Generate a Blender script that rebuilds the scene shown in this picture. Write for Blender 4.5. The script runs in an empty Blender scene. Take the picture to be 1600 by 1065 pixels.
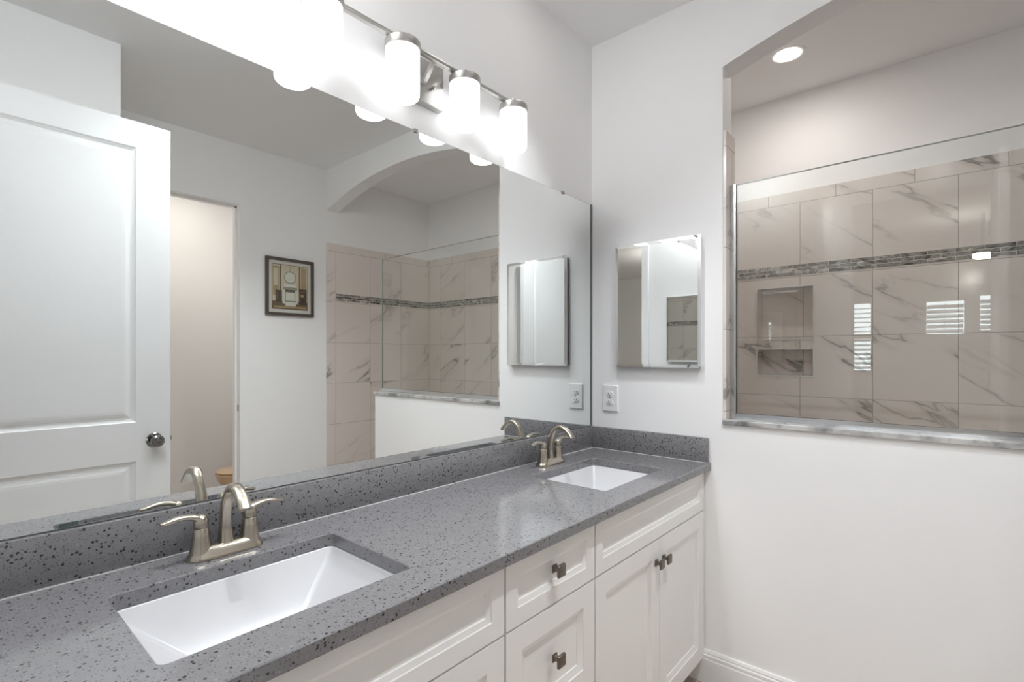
import bpy, bmesh, math, random
from mathutils import Vector, Matrix

random.seed(7)
S = bpy.context.scene
C = S.collection
PI = math.pi

# ------------------------------------------------------------------ camera, world, exposure
cam_d = bpy.data.cameras.new('camera')
cam = bpy.data.objects.new('camera', cam_d)
C.objects.link(cam)
cam_d.sensor_fit = 'HORIZONTAL'
cam_d.sensor_width = 36.0
cam_d.lens = 793.09 / 1600 * 36.0
cam_d.shift_x = 0.00768
cam_d.shift_y = 0.01435
cam_d.clip_start = 0.01
cam.location = (-2.1333, -1.3037, 1.3490)
cam.rotation_euler = (PI / 2, 0, math.radians(41.24) - PI / 2)
S.camera = cam

world = bpy.data.worlds.new('world')
S.world = world
world.use_nodes = True
wn = world.node_tree
wbg = wn.nodes['Background']
wbg.inputs['Color'].default_value = (0.86, 0.93, 1.0, 1)
wbg.inputs['Strength'].default_value = 3.6

S.view_settings.view_transform = 'Standard'
S.view_settings.look = 'None'
S.view_settings.gamma = 1.0
S.view_settings.use_curve_mapping = False
S.view_settings.exposure = 1.5
S.cycles.max_bounces = 14
S.cycles.diffuse_bounces = 8
S.cycles.glossy_bounces = 8
S.cycles.transmission_bounces = 8
S.cycles.transparent_max_bounces = 12
S.cycles.use_denoising = True
S.cycles.sample_clamp_indirect = 6.0
S.cycles.caustics_reflective = False
S.cycles.caustics_refractive = False

# lamp powers (emission strengths / watts) gathered here for tuning
VANITY_SHADE = 0.85
SHOWER_LENS = 34.0
SHOWER_CAN = 1.6
FILL_LENS = 6.0  # lens glow of the added bathroom fill lights
FILL_FLOOR = 17.0  # added fill spots over the open floor
FILL_VANITY = 16.0  # added fill spots over the countertop
FILL_FLUSH = 13.0  # added flush fill light, out of view
FILL_WC = 46.0  # added fill light of the toilet room
BED_LIGHT = 60.0
CEIL = 2.845


# ------------------------------------------------------------------ mesh helpers
def newbm():
    return bmesh.new()


def bx(bm, x0, x1, y0, y1, z0, z1, bev=0.0, seg=2):
    x0, x1 = min(x0, x1), max(x0, x1)
    y0, y1 = min(y0, y1), max(y0, y1)
    z0, z1 = min(z0, z1), max(z0, z1)
    t = bmesh.new() if bev else bm
    v = [t.verts.new((x, y, z)) for x in (x0, x1) for y in (y0, y1) for z in (z0, z1)]
    for f in ((0, 1, 3, 2), (4, 6, 7, 5), (0, 4, 5, 1), (2, 3, 7, 6), (0, 2, 6, 4), (1, 5, 7, 3)):
        t.faces.new([v[i] for i in f])
    if bev:
        bmesh.ops.bevel(t, geom=list(t.edges), offset=bev, segments=seg, profile=0.5, affect='EDGES')
        merge(bm, t)
    return bm


def merge(bm, t, mat=None):
    if mat is not None:
        t.transform(mat)
    me = bpy.data.meshes.new('tmp')
    t.to_mesh(me)
    t.free()
    bm.from_mesh(me)
    bpy.data.meshes.remove(me)


def loft(bm, rings, cap0=True, cap1=True, closed=True):
    """rings: lists of points, same count; closed cross-sections."""
    R = [[bm.verts.new(p) for p in r] for r in rings]
    n = len(R[0])
    for a, b in zip(R, R[1:]):
        for i in range(n if closed else n - 1):
            j = (i + 1) % n
            bm.faces.new((a[i], a[j], b[j], b[i]))
    if cap0:
        bm.faces.new(list(reversed(R[0])))
    if cap1:
        bm.faces.new(R[-1])
    return bm


def lathe(bm, prof, cx=0, cy=0, cz=0, n=40, axis='z', cap0=True, cap1=True):
    """prof: (height, radius) pairs."""
    rings = []
    for h, r in prof:
        ring = []
        for i in range(n):
            a = 2 * PI * i / n
            c, s = r * math.cos(a), r * math.sin(a)
            if axis == 'z':
                ring.append((cx + c, cy + s, cz + h))
            elif axis == 'y':
                ring.append((cx + s, cy + h, cz + c))
            else:
                ring.append((cx + h, cy + c, cz + s))
        rings.append(ring)
    return loft(bm, rings, cap0, cap1)


def tube(bm, pts, r, n=12):
    pts = [Vector(p) for p in pts]
    rings = []
    for i, p in enumerate(pts):
        d = (pts[min(i + 1, len(pts) - 1)] - pts[max(i - 1, 0)]).normalized()
        u = d.cross(Vector((0, 0, 1)))
        if u.length < 1e-3:
            u = Vector((1, 0, 0))
        u.normalize()
        w = d.cross(u)
        rings.append([tuple(p + r * (math.cos(2 * PI * k / n) * u + math.sin(2 * PI * k / n) * w)) for k in range(n)])
    return loft(bm, rings)


def rrect(x0, x1, y0, y1, r, z, n=5):
    """rounded rectangle ring at height z."""
    out = []
    for cx, cy, a0 in ((x1 - r, y1 - r, 0), (x0 + r, y1 - r, PI / 2), (x0 + r, y0 + r, PI), (x1 - r, y0 + r, 1.5 * PI)):
        for k in range(n + 1):
            a = a0 + PI / 2 * k / n
            out.append((cx + r * math.cos(a), cy + r * math.sin(a), z))
    return out


def prism(bm, pts, axis, a, b):
    """polygon pts (2D) extruded along axis from a to b. axis 'x': pts are (y, z); 'y': (x, z); 'z': (x, y)."""
    def P(p, t):
        return {'x': (t, p[0], p[1]), 'y': (p[0], t, p[1]), 'z': (p[0], p[1], t)}[axis]
    A = [bm.verts.new(P(p, a)) for p in pts]
    B = [bm.verts.new(P(p, b)) for p in pts]
    n = len(pts)
    caps = [bm.faces.new(A), bm.faces.new(list(reversed(B)))]
    for i in range(n):
        j = (i + 1) % n
        bm.faces.new((A[j], A[i], B[i], B[j]))
    bm.normal_update()
    bmesh.ops.triangulate(bm, faces=caps)
    return bm


def smooth_by_angle(me, deg=35):
    for p in me.polygons:
        p.use_smooth = True
    try:
        me.set_sharp_from_angle(angle=math.radians(deg))
    except Exception:
        pass


def obj(name, bm, mat, parent=None, smooth=True, base=None):
    """link bm (world coordinates) as one mesh; origin goes to base (default: parent's world origin, else world origin)."""
    bmesh.ops.recalc_face_normals(bm, faces=bm.faces)
    off = Vector((0, 0, 0))
    if parent is not None:
        off = parent.matrix_world.translation.copy() if False else Vector(parent.get('_base', (0, 0, 0)))
    b = Vector(base) if base is not None else off
    bm.transform(Matrix.Translation(-b))
    me = bpy.data.meshes.new(name)
    bm.to_mesh(me)
    bm.free()
    for m in (mat if isinstance(mat, (list, tuple)) else [mat]):
        me.materials.append(m)
    if smooth:
        smooth_by_angle(me)
    o = bpy.data.objects.new(name, me)
    C.objects.link(o)
    o['_base'] = tuple(b)
    o.location = b - off
    if parent is not None:
        o.parent = parent
    return o


def tag(o, label, cat, group=None, kind=None):
    o['label'] = label
    o['category'] = cat
    if group:
        o['group'] = group
    if kind:
        o['kind'] = kind
    return o


def thing(name, label, cat, loc=(0, 0, 0), group=None):
    o = bpy.data.objects.new(name, None)
    o.empty_display_size = 0.05
    C.objects.link(o)
    o.location = loc
    o['_base'] = tuple(loc)
    return tag(o, label, cat, group)


def struct(name, bm, mat, label, cat, parent=None, smooth=False):
    o = obj(name, bm, mat, parent, smooth)
    if parent is None:
        tag(o, label, cat, kind='structure')
    return o


def copy_tree(o, parent=None):
    c = o.copy()
    C.objects.link(c)
    if parent is not None:
        c.parent = parent
    for ch in list(o.children):
        copy_tree(ch, c)
    return c


# ------------------------------------------------------------------ material helpers
def mat(name):
    m = bpy.data.materials.new(name)
    m.use_nodes = True
    nt = m.node_tree
    return m, nt, nt.nodes['Principled BSDF']


def srgb(r, g, b):
    f = lambda c: (c / 255 / 12.92) if c / 255 <= 0.04045 else ((c / 255 + 0.055) / 1.055) ** 2.4
    return (f(r), f(g), f(b), 1)


def simple(name, col, rough=0.5, metal=0.0, spec=0.5, bump=None, coat=0.0):
    m, nt, b = mat(name)
    b.inputs['Base Color'].default_value = col
    b.inputs['Roughness'].default_value = rough
    b.inputs['Metallic'].default_value = metal
    b.inputs['Specular IOR Level'].default_value = spec
    b.inputs['Coat Weight'].default_value = coat
    if bump:
        scale, strength, dist = bump
        tc = nt.nodes.new('ShaderNodeTexCoord')
        n = nt.nodes.new('ShaderNodeTexNoise')
        n.inputs['Scale'].default_value = scale
        n.inputs['Detail'].default_value = 3
        bp = nt.nodes.new('ShaderNodeBump')
        bp.inputs['Strength'].default_value = strength
        bp.inputs['Distance'].default_value = dist
        nt.links.new(tc.outputs['Object'], n.inputs['Vector'])
        nt.links.new(n.outputs['Fac'], bp.inputs['Height'])
        nt.links.new(bp.outputs['Normal'], b.inputs['Normal'])
    return m


def emit(name, col, strength):
    m = bpy.data.materials.new(name)
    m.use_nodes = True
    nt = m.node_tree
    nt.nodes.clear()
    e = nt.nodes.new('ShaderNodeEmission')
    e.inputs['Color'].default_value = col
    e.inputs['Strength'].default_value = strength
    o = nt.nodes.new('ShaderNodeOutputMaterial')
    nt.links.new(e.outputs[0], o.inputs[0])
    return m


class NB:
    """tiny node-maths helper"""
    def __init__(self, nt):
        self.nt = nt

    def n(self, t, **k):
        nd = self.nt.nodes.new(t)
        for a, v in k.items():
            setattr(nd, a, v)
        return nd

    def put(self, sock, v):
        if hasattr(v, 'is_output'):
            self.nt.links.new(v, sock)
        else:
            sock.default_value = v

    def m(self, op, a, b=0.0, c=0.0):
        nd = self.n('ShaderNodeMath', operation=op)
        self.put(nd.inputs[0], a)
        self.put(nd.inputs[1], b)
        self.put(nd.inputs[2], c)
        return nd.outputs[0]

    def smooth(self, x, a, b):
        nd = self.n('ShaderNodeMapRange', interpolation_type='SMOOTHSTEP')
        self.put(nd.inputs['Value'], x)
        nd.inputs['From Min'].default_value = a
        nd.inputs['From Max'].default_value = b
        return nd.outputs[0]

    def xyz(self, x, y, z):
        nd = self.n('ShaderNodeCombineXYZ')
        for s, v in zip(nd.inputs, (x, y, z)):
            self.put(s, v)
        return nd.outputs[0]

    def noise(self, vec, scale, detail=4, rough=0.55, dist=0.0):
        nd = self.n('ShaderNodeTexNoise')
        self.put(nd.inputs['Vector'], vec)
        nd.inputs['Scale'].default_value = scale
        nd.inputs['Detail'].default_value = detail
        nd.inputs['Roughness'].default_value = rough
        nd.inputs['Distortion'].default_value = dist
        return nd.outputs['Fac']

    def mix(self, f, a, b):
        nd = self.n('ShaderNodeMix', data_type='RGBA')
        self.put(nd.inputs[0], f)
        self.put(nd.inputs[6], a)
        self.put(nd.inputs[7], b)
        return nd.outputs[2]

    def white(self, vec):
        nd = self.n('ShaderNodeTexWhiteNoise', noise_dimensions='3D')
        self.put(nd.inputs['Vector'], vec)
        return nd.outputs['Value'], nd.outputs['Color']


def axes(nb):
    tc = nb.n('ShaderNodeTexCoord')
    sp = nb.n('ShaderNodeSeparateXYZ')
    nb.nt.links.new(tc.outputs['Object'], sp.inputs[0])
    return sp.outputs[0], sp.outputs[1], sp.outputs[2]


def marble_tile(name, horiz, u_off, flip):
    """large polished marble-look tiles on a wall; horiz = axis along the wall ('x' or 'y')."""
    m, nt, b = mat(name)
    nb = NB(nt)
    x, y, z = axes(nb)
    u = x if horiz == 'x' else y
    per = 0.328
    g = 0.0022
    # rows: 0.332 below the mosaic, one tall row above, then a thin course
    zr = nb.m('DIVIDE', nb.m('SUBTRACT', z, 1.124), 0.332)
    above = nb.m('GREATER_THAN', z, 1.83)
    thin = nb.m('GREATER_THAN', z, 2.2)
    row_lo = nb.m('FLOOR', zr)
    row = nb.m('ADD', nb.m('MULTIPLY', row_lo, nb.m('SUBTRACT', 1.0, above)),
               nb.m('MULTIPLY', above, nb.m('ADD', 20.0, nb.m('MULTIPLY', thin, 7.0))))
    un = nb.m('DIVIDE', nb.m('SUBTRACT', nb.m('ADD', u, nb.m('MULTIPLY', thin, 0.168)), u_off), per)
    col = nb.m('FLOOR', un)
    fu = nb.m('SUBTRACT', un, col)
    eu = nb.m('MULTIPLY', nb.m('MINIMUM', fu, nb.m('SUBTRACT', 1.0, fu)), per)
    fz = nb.m('SUBTRACT', zr, row_lo)
    ez_lo = nb.m('MULTIPLY', nb.m('MINIMUM', fz, nb.m('SUBTRACT', 1.0, fz)), 0.332)
    ez_hi = nb.m('ABSOLUTE', nb.m('SUBTRACT', z, 2.2))
    ez = nb.m('ADD', nb.m('MULTIPLY', ez_lo, nb.m('SUBTRACT', 1.0, above)), nb.m('MULTIPLY', ez_hi, above))
    edge = nb.m('MINIMUM', eu, ez)
    grout = nb.m('SUBTRACT', 1.0, nb.smooth(edge, g * 0.35, g))
    val, colr = nb.white(nb.xyz(col, row, 3.0 if horiz == 'x' else 9.0))
    sc = nb.n('ShaderNodeSeparateXYZ')
    nt.links.new(colr, sc.inputs[0])
    # rotated, stretched coordinates so veins run diagonally
    a = math.radians(-33 if flip else 33)
    ca, sa = math.cos(a), math.sin(a)
    r1 = nb.m('ADD', nb.m('MULTIPLY', u, ca), nb.m('MULTIPLY', z, sa))
    r2 = nb.m('SUBTRACT', nb.m('MULTIPLY', z, ca), nb.m('MULTIPLY', u, sa))
    vx = nb.m('ADD', nb.m('MULTIPLY', r1, 1.15), nb.m('MULTIPLY', sc.outputs[0], 31.0))
    vy = nb.m('ADD', nb.m('MULTIPLY', r2, 4.6), nb.m('MULTIPLY', sc.outputs[1], 47.0))
    v = nb.xyz(vx, vy, nb.m('MULTIPLY', sc.outputs[2], 12.0))
    n1 = nb.noise(v, 1.0, 5, 0.52, 0.25)
    ridge = nb.m('SUBTRACT', 1.0, nb.smooth(nb.m('ABSOLUTE', nb.m('SUBTRACT', n1, 0.5)), 0.0, 0.016))
    soft = nb.m('SUBTRACT', 1.0, nb.smooth(nb.m('ABSOLUTE', nb.m('SUBTRACT', n1, 0.5)), 0.0, 0.07))
    mask = nb.smooth(nb.noise(v, 0.8, 2, 0.5), 0.45, 0.68)
    vein = nb.m('MULTIPLY', mask, nb.m('ADD', nb.m('MULTIPLY', ridge, 0.62), nb.m('MULTIPLY', soft, 0.2)))
    cloud = nb.noise(v, 0.5, 3)
    base = nb.mix(cloud, srgb(216, 207, 200), srgb(224, 216, 210))
    c1 = nb.mix(vein, base, srgb(104, 98, 92))
    c2 = nb.mix(nb.m('MULTIPLY', grout, 0.75), c1, srgb(142, 134, 127))
    nt.links.new(c2, b.inputs['Base Color'])
    b.inputs['Roughness'].default_value = 0.12
    b.inputs['Specular IOR Level'].default_value = 0.45
    bp = nb.n('ShaderNodeBump')
    bp.inputs['Strength'].default_value = 0.6
    bp.inputs['Distance'].default_value = 0.001
    bp.invert = True
    nt.links.new(grout, bp.inputs['Height'])
    nt.links.new(bp.outputs['Normal'], b.inputs['Normal'])
    return m


def mosaic(name, horiz):
    """three courses of swirled grey glass strips."""
    m, nt, b = mat(name)
    nb = NB(nt)
    x, y, z = axes(nb)
    u = x if horiz == 'x' else y
    zr = nb.m('DIVIDE', nb.m('SUBTRACT', z, 1.797), 0.0203)
    row = nb.m('FLOOR', zr)
    fz = nb.m('SUBTRACT', zr, row)
    per = 0.102
    un = nb.m('ADD', nb.m('DIVIDE', u, per), nb.m('MULTIPLY', row, 0.5))
    col = nb.m('FLOOR', un)
    fu = nb.m('SUBTRACT', un, col)
    eu = nb.m('MULTIPLY', nb.m('MINIMUM', fu, nb.m('SUBTRACT', 1.0, fu)), per)
    ez = nb.m('MULTIPLY', nb.m('MINIMUM', fz, nb.m('SUBTRACT', 1.0, fz)), 0.0203)
    grout = nb.m('SUBTRACT', 1.0, nb.smooth(nb.m('MINIMUM', eu, ez), 0.0008, 0.0017))
    val, colr = nb.white(nb.xyz(col, row, 1.0 if horiz == 'x' else 5.0))
    v = nb.xyz(nb.m('ADD', nb.m('MULTIPLY', u, 12.0), nb.m('MULTIPLY', val, 40.0)),
               nb.m('MULTIPLY', z, 24.0), nb.m('MULTIPLY', val, 17.0))
    n1 = nb.noise(v, 1.1, 3, 0.5, 1.6)
    rp = nb.n('ShaderNodeValToRGB')
    cr = rp.color_ramp
    cr.elements[0].position = 0.30
    cr.elements[0].color = srgb(52, 49, 46)
    cr.elements[1].position = 0.72
    cr.elements[1].color = srgb(206, 203, 196)
    for p, c in ((0.42, (112, 108, 102)), (0.5, (158, 154, 147)), (0.56, (92, 90, 86)), (0.62, (176, 173, 166))):
        e = cr.elements.new(p)
        e.color = srgb(*c)
    nt.links.new(nb.m('ADD', n1, nb.m('MULTIPLY', nb.m('SUBTRACT', val, 0.5), 0.16)), rp.inputs[0])
    c = nb.mix(grout, rp.outputs[0], srgb(214, 208, 200))
    nt.links.new(c, b.inputs['Base Color'])
    b.inputs['Roughness'].default_value = 0.08
    bp = nb.n('ShaderNodeBump')
    bp.inputs['Strength'].default_value = 0.7
    bp.inputs['Distance'].default_value = 0.001
    bp.invert = True
    nt.links.new(grout, bp.inputs['Height'])
    nt.links.new(bp.outputs['Normal'], b.inputs['Normal'])
    return m


def quartz():
    m, nt, b = mat('grey_quartz')
    nb = NB(nt)
    tc = nb.n('ShaderNodeTexCoord')
    warp = nb.n('ShaderNodeTexNoise')
    warp.inputs['Scale'].default_value = 90
    nt.links.new(tc.outputs['Object'], warp.inputs['Vector'])
    wm = nb.n('ShaderNodeVectorMath', operation='MULTIPLY_ADD')
    nt.links.new(warp.outputs['Color'], wm.inputs[0])
    wm.inputs[1].default_value = (0.006, 0.006, 0.006)
    nt.links.new(tc.outputs['Object'], wm.inputs[2])

    def specks(scale, r, keep, seed):
        mp = nb.n('ShaderNodeVectorMath', operation='ADD')
        nt.links.new(wm.outputs[0], mp.inputs[0])
        mp.inputs[1].default_value = (seed, seed * 0.7, seed * 0.3)
        vo = nb.n('ShaderNodeTexVoronoi')
        vo.inputs['Scale'].default_value = scale
        nt.links.new(mp.outputs[0], vo.inputs['Vector'])
        sep = nb.n('ShaderNodeSeparateXYZ')
        nt.links.new(vo.outputs['Color'], sep.inputs[0])
        on = nb.m('GREATER_THAN', sep.outputs[0], 1 - keep)
        rr = nb.m('MULTIPLY', sep.outputs[1], r)
        inside = nb.m('SUBTRACT', 1.0, nb.smooth(nb.m('DIVIDE', vo.outputs['Distance'], nb.m('ADD', rr, r * 0.45)), 0.75, 1.0))
        return nb.m('MULTIPLY', on, inside)
    s1 = specks(155, 0.34, 0.38, 0.0)
    s2 = specks(300, 0.36, 0.5, 3.1)
    s3 = specks(160, 0.34, 0.2, 7.7)
    n = nb.noise(tc.outputs['Object'], 60, 4)
    base = nb.mix(n, srgb(120, 119, 121), srgb(135, 134, 136))
    c = nb.mix(nb.m('MULTIPLY', s3, 0.35), base, srgb(160, 160, 160))
    c = nb.mix(nb.m('MULTIPLY', s2, 0.6), c, srgb(66, 64, 62))
    c = nb.mix(nb.m('MULTIPLY', s1, 0.92), c, srgb(38, 36, 35))
    nt.links.new(c, b.inputs['Base Color'])
    b.inputs['Roughness'].default_value = 0.1
    b.inputs['Specular IOR Level'].default_value = 0.6
    return m


def grey_marble():
    m, nt, b = mat('grey_marble_sill')
    nb = NB(nt)
    tc = nb.n('ShaderNodeTexCoord')
    n1 = nb.noise(tc.outputs['Object'], 9, 6, 0.6, 0.8)
    c = nb.mix(nb.smooth(n1, 0.42, 0.7), srgb(196, 195, 193), srgb(112, 112, 112))
    nt.links.new(c, b.inputs['Base Color'])
    b.inputs['Roughness'].default_value = 0.2
    return m


def thin_glass(name, tint, edge=False):
    m = bpy.data.materials.new(name)
    m.use_nodes = True
    nt = m.node_tree
    nt.nodes.clear()
    nb = NB(nt)
    o = nb.n('ShaderNodeOutputMaterial')
    t = nb.n('ShaderNodeBsdfTransparent')
    t.inputs['Color'].default_value = tint
    g = nb.n('ShaderNodeBsdfGlossy')
    g.inputs['Roughness'].default_value = 0.0
    g.inputs['Color'].default_value = (0.93, 0.97, 0.95, 1)
    ge = nb.n('ShaderNodeNewGeometry')
    dt = nb.n('ShaderNodeVectorMath', operation='DOT_PRODUCT')
    nt.links.new(ge.outputs['Normal'], dt.inputs[0])
    nt.links.new(ge.outputs['Incoming'], dt.inputs[1])
    facing = nb.m('ABSOLUTE', dt.outputs['Value'])
    f = nb.m('ADD', 0.04, nb.m('MULTIPLY', 0.96, nb.m('POWER', nb.m('SUBTRACT', 1.0, facing), 5.0)))
    mx = nb.n('ShaderNodeMixShader')
    nt.links.new(f, mx.inputs[0])
    nt.links.new(t.outputs[0], mx.inputs[1])
    nt.links.new(g.outputs[0], mx.inputs[2])
    nt.links.new(mx.outputs[0], o.inputs[0])
    return m


def mirror_mat(name, col):
    m = bpy.data.materials.new(name)
    m.use_nodes = True
    nt = m.node_tree
    nt.nodes.clear()
    nb = NB(nt)
    o = nb.n('ShaderNodeOutputMaterial')
    g = nb.n('ShaderNodeBsdfGlossy')
    g.inputs['Roughness'].default_value = 0.0
    g.inputs['Color'].default_value = col
    nt.links.new(g.outputs[0], o.inputs[0])
    return m


def brushed(name, col, rough, aniso_axis_scale):
    m, nt, b = mat(name)
    nb = NB(nt)
    tc = nb.n('ShaderNodeTexCoord')
    mp = nb.n('ShaderNodeMapping')
    mp.inputs['Scale'].default_value = aniso_axis_scale
    nt.links.new(tc.outputs['Object'], mp.inputs['Vector'])
    n = nb.noise(mp.outputs[0], 60, 3)
    r = nb.m('ADD', rough, nb.m('MULTIPLY', nb.m('SUBTRACT', n, 0.5), 0.03))
    nt.links.new(r, b.inputs['Roughness'])
    b.inputs['Base Color'].default_value = col
    b.inputs['Metallic'].default_value = 1.0
    return m


def wood_floor():
    m, nt, b = mat('wood_floor')
    nb = NB(nt)
    x, y, z = axes(nb)
    row = nb.m('FLOOR', nb.m('DIVIDE', y, 0.15))
    fr = nb.m('SUBTRACT', nb.m('DIVIDE', y, 0.15), row)
    e = nb.m('MINIMUM', fr, nb.m('SUBTRACT', 1.0, fr))
    gap = nb.m('SUBTRACT', 1.0, nb.smooth(e, 0.004, 0.014))
    val, _ = nb.white(nb.xyz(row, nb.m('FLOOR', nb.m('ADD', nb.m('DIVIDE', x, 1.2), nb.m('MULTIPLY', row, 0.37))), 0.0))
    n = nb.noise(nb.xyz(nb.m('MULTIPLY', x, 2.0), nb.m('MULTIPLY', y, 30.0), val), 3, 5)
    c = nb.mix(n, srgb(160, 147, 136), srgb(186, 174, 163))  # planks set pale so the floor bounces light into the room
    c = nb.mix(nb.m('MULTIPLY', val, 0.4), c, srgb(166, 153, 142))
    c = nb.mix(gap, c, srgb(70, 56, 46))
    nt.links.new(c, b.inputs['Base Color'])
    b.inputs['Roughness'].default_value = 0.3
    return m


M = {}
M['wall'] = simple('white_wall_paint', srgb(240, 240, 240), 0.75, spec=0.25, bump=(140, 0.12, 0.002))
M['ceiling'] = simple('white_ceiling_paint', srgb(242, 242, 242), 0.9, spec=0.15)
M['trim'] = simple('white_satin_trim', srgb(240, 240, 240), 0.4, spec=0.4)
M['door'] = simple('white_door_paint', srgb(238, 239, 240), 0.42, spec=0.4)
M['cabinet'] = simple('white_cabinet_lacquer', srgb(240, 239, 237), 0.38, spec=0.4)
M['kick'] = simple('toe_kick_board', srgb(190, 185, 180), 0.6)  # one even grey, set apart from the cabinet white
M['porcelain'] = simple('white_porcelain', srgb(203, 203, 205), 0.2, spec=0.4)
M['bone'] = simple('bone_porcelain', srgb(214, 184, 152), 0.12, spec=0.5)
M['plastic'] = simple('white_plastic', srgb(236, 236, 236), 0.35)
M['slot'] = simple('dark_slot', srgb(40, 38, 36), 0.6)
M['nickel'] = brushed('brushed_nickel', srgb(184, 176, 163), 0.25, (1, 1, 12))
M['knob'] = brushed('dark_pewter', srgb(128, 120, 111), 0.33, (14, 14, 1))
M['satin'] = brushed('satin_nickel_light', srgb(190, 188, 185), 0.3, (1, 1, 14))
M['chrome'] = simple('bright_aluminium', srgb(215, 217, 219), 0.18, metal=1.0)
M['doorknob'] = simple('polished_pewter', srgb(132, 130, 128), 0.16, metal=1.0)
M['steel'] = simple('small_steel', srgb(160, 158, 155), 0.3, metal=1.0)
M['mirror'] = mirror_mat('silver_mirror', (0.905, 0.928, 0.917, 1))
M['mirror_clear'] = mirror_mat('cabinet_mirror', (0.9, 0.915, 0.91, 1))
M['mirror_edge'] = simple('mirror_ground_edge', srgb(120, 128, 126), 0.25, metal=0.5)
M['glass'] = thin_glass('clear_shower_glass', (0.975, 0.985, 0.978, 1))
M['glass_edge'] = simple('green_glass_edge', srgb(138, 146, 140), 0.1, spec=0.8)
M['clip'] = thin_glass('clear_plastic', (0.85, 0.88, 0.87, 1))
M['quartz'] = quartz()
M['marble'] = grey_marble()
M['tile_y'] = marble_tile('marble_tile_back', 'y', -0.681, False)
M['tile_x'] = marble_tile('marble_tile_side', 'x', 0.080, False)
M['mosaic_y'] = mosaic('glass_mosaic_back', 'y')
M['mosaic_x'] = mosaic('glass_mosaic_side', 'x')
M['floor'] = wood_floor()
M['caulk'] = simple('white_caulk', srgb(215, 213, 212), 0.5)
M['shade'] = emit('lit_opal_glass', (0.985, 0.99, 1.0, 1), VANITY_SHADE)
M['lens_shower'] = emit('lit_shower_lens', (1.0, 0.93, 0.87, 1), SHOWER_LENS)
M['lens_fill'] = emit('bath_fill_lens', (1.0, 0.975, 0.95, 1), FILL_LENS)  # for the added ceiling spots only
M['lens_flush_fill'] = emit('flush_fill_shade', (0.97, 0.985, 1.0, 1), FILL_FLUSH)  # for the added flush fill light
M['lens_wc_fill'] = emit('wc_fill_lens', (1.0, 0.91, 0.83, 1), FILL_WC)  # for the added toilet room fill light
M['lens_bed'] = emit('lit_bedroom_bowl', (1.0, 0.93, 0.86, 1), BED_LIGHT)
M['frame'] = simple('dark_grey_brown_frame', srgb(82, 73, 67), 0.45)
M['mat'] = simple('off_white_mat', srgb(228, 222, 216), 0.8)

# ------------------------------------------------------------------ setting: room shell
X_L = -2.15          # left wall (doorway the camera stands in)
Y_OPP = -2.49        # wall opposite the mirror
W = 0.105            # end wall thickness
X_SB = 1.07          # tiled face of the shower back wall

struct('floor', bx(newbm(), -7.2, 1.3, -4.4, 2.6, -0.1, 0.0), M['floor'],
       'pale brown wood plank floor under the white vanity', 'floor')
struct('floor_shower', bx(newbm(), W + 0.013, X_SB - 0.001, -0.013, Y_OPP + 0.0125, 0.0005, 0.02), M['caulk'],
       'pale shower floor', 'floor')  # unseen, put in pale to bounce light up the tile
struct('ceiling', bx(newbm(), -7.2, 1.3, -4.4, 2.6, CEIL, CEIL + 0.1), M['ceiling'],
       'flat white ceiling over the vanity and mirror', 'ceiling')
struct('ceiling_shower', bx(newbm(), W, 1.2, -2.49, 0.0, 2.812, CEIL - 0.001), M['ceiling'],
       'white shower ceiling with the round recessed light', 'ceiling')

struct('wall_back', bx(newbm(), -2.27, 1.3, 0.0, 0.12, 0, CEIL), M['wall'],
       'white wall behind the long mirror and vanity light', 'wall')

# end wall: medicine cabinet side, arched opening, half wall
arch = []
ya, yb, zs, rise = -0.613, -2.49, 2.520, 0.148
cmid, half = (ya + yb) / 2, (ya - yb) / 2
R = (half * half + rise * rise) / (2 * rise)
for k in range(41):
    yy = yb + (ya - yb) * k / 40
    arch.append((yy, zs + rise - R + math.sqrt(R * R - (yy - cmid) ** 2)))
poly = [(0, 0), (0, CEIL), (yb, CEIL)] + arch + [(ya, 1.071), (-1.813, 1.071), (-1.813, 0)]
bm = prism(newbm(), poly, 'x', 0.0, W)
struct('wall_right', bm, M['wall'], 'white end wall with the arched shower opening above a half wall', 'wall')

# left wall with the doorway
bm = newbm()
DY0, DY1, DH = -0.772, -1.535, 2.43
bx(bm, X_L - 0.12, X_L, 0.0, DY0, 0, CEIL)
bx(bm, X_L - 0.12, X_L, DY1, -2.49, 0, CEIL)
bx(bm, X_L - 0.12, X_L, DY0, DY1, DH, CEIL)
struct('wall_left', bm, M['wall'], 'white wall with the entry doorway, opposite the arched end wall', 'wall')
bm = newbm()
for xs in (X_L, X_L - 0.12 - 0.014):
    bx(bm, xs, xs + 0.014, DY0, DY0 + 0.06, 0, DH + 0.06)
    bx(bm, xs, xs + 0.014, DY1 - 0.06, DY1, 0, DH + 0.06) if xs < X_L else None
    bx(bm, xs, xs + 0.014, DY0, DY1, DH, DH + 0.06)
struct('trim_1', bm, M['trim'], 'white casing around the entry doorway', 'door casing')

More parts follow.
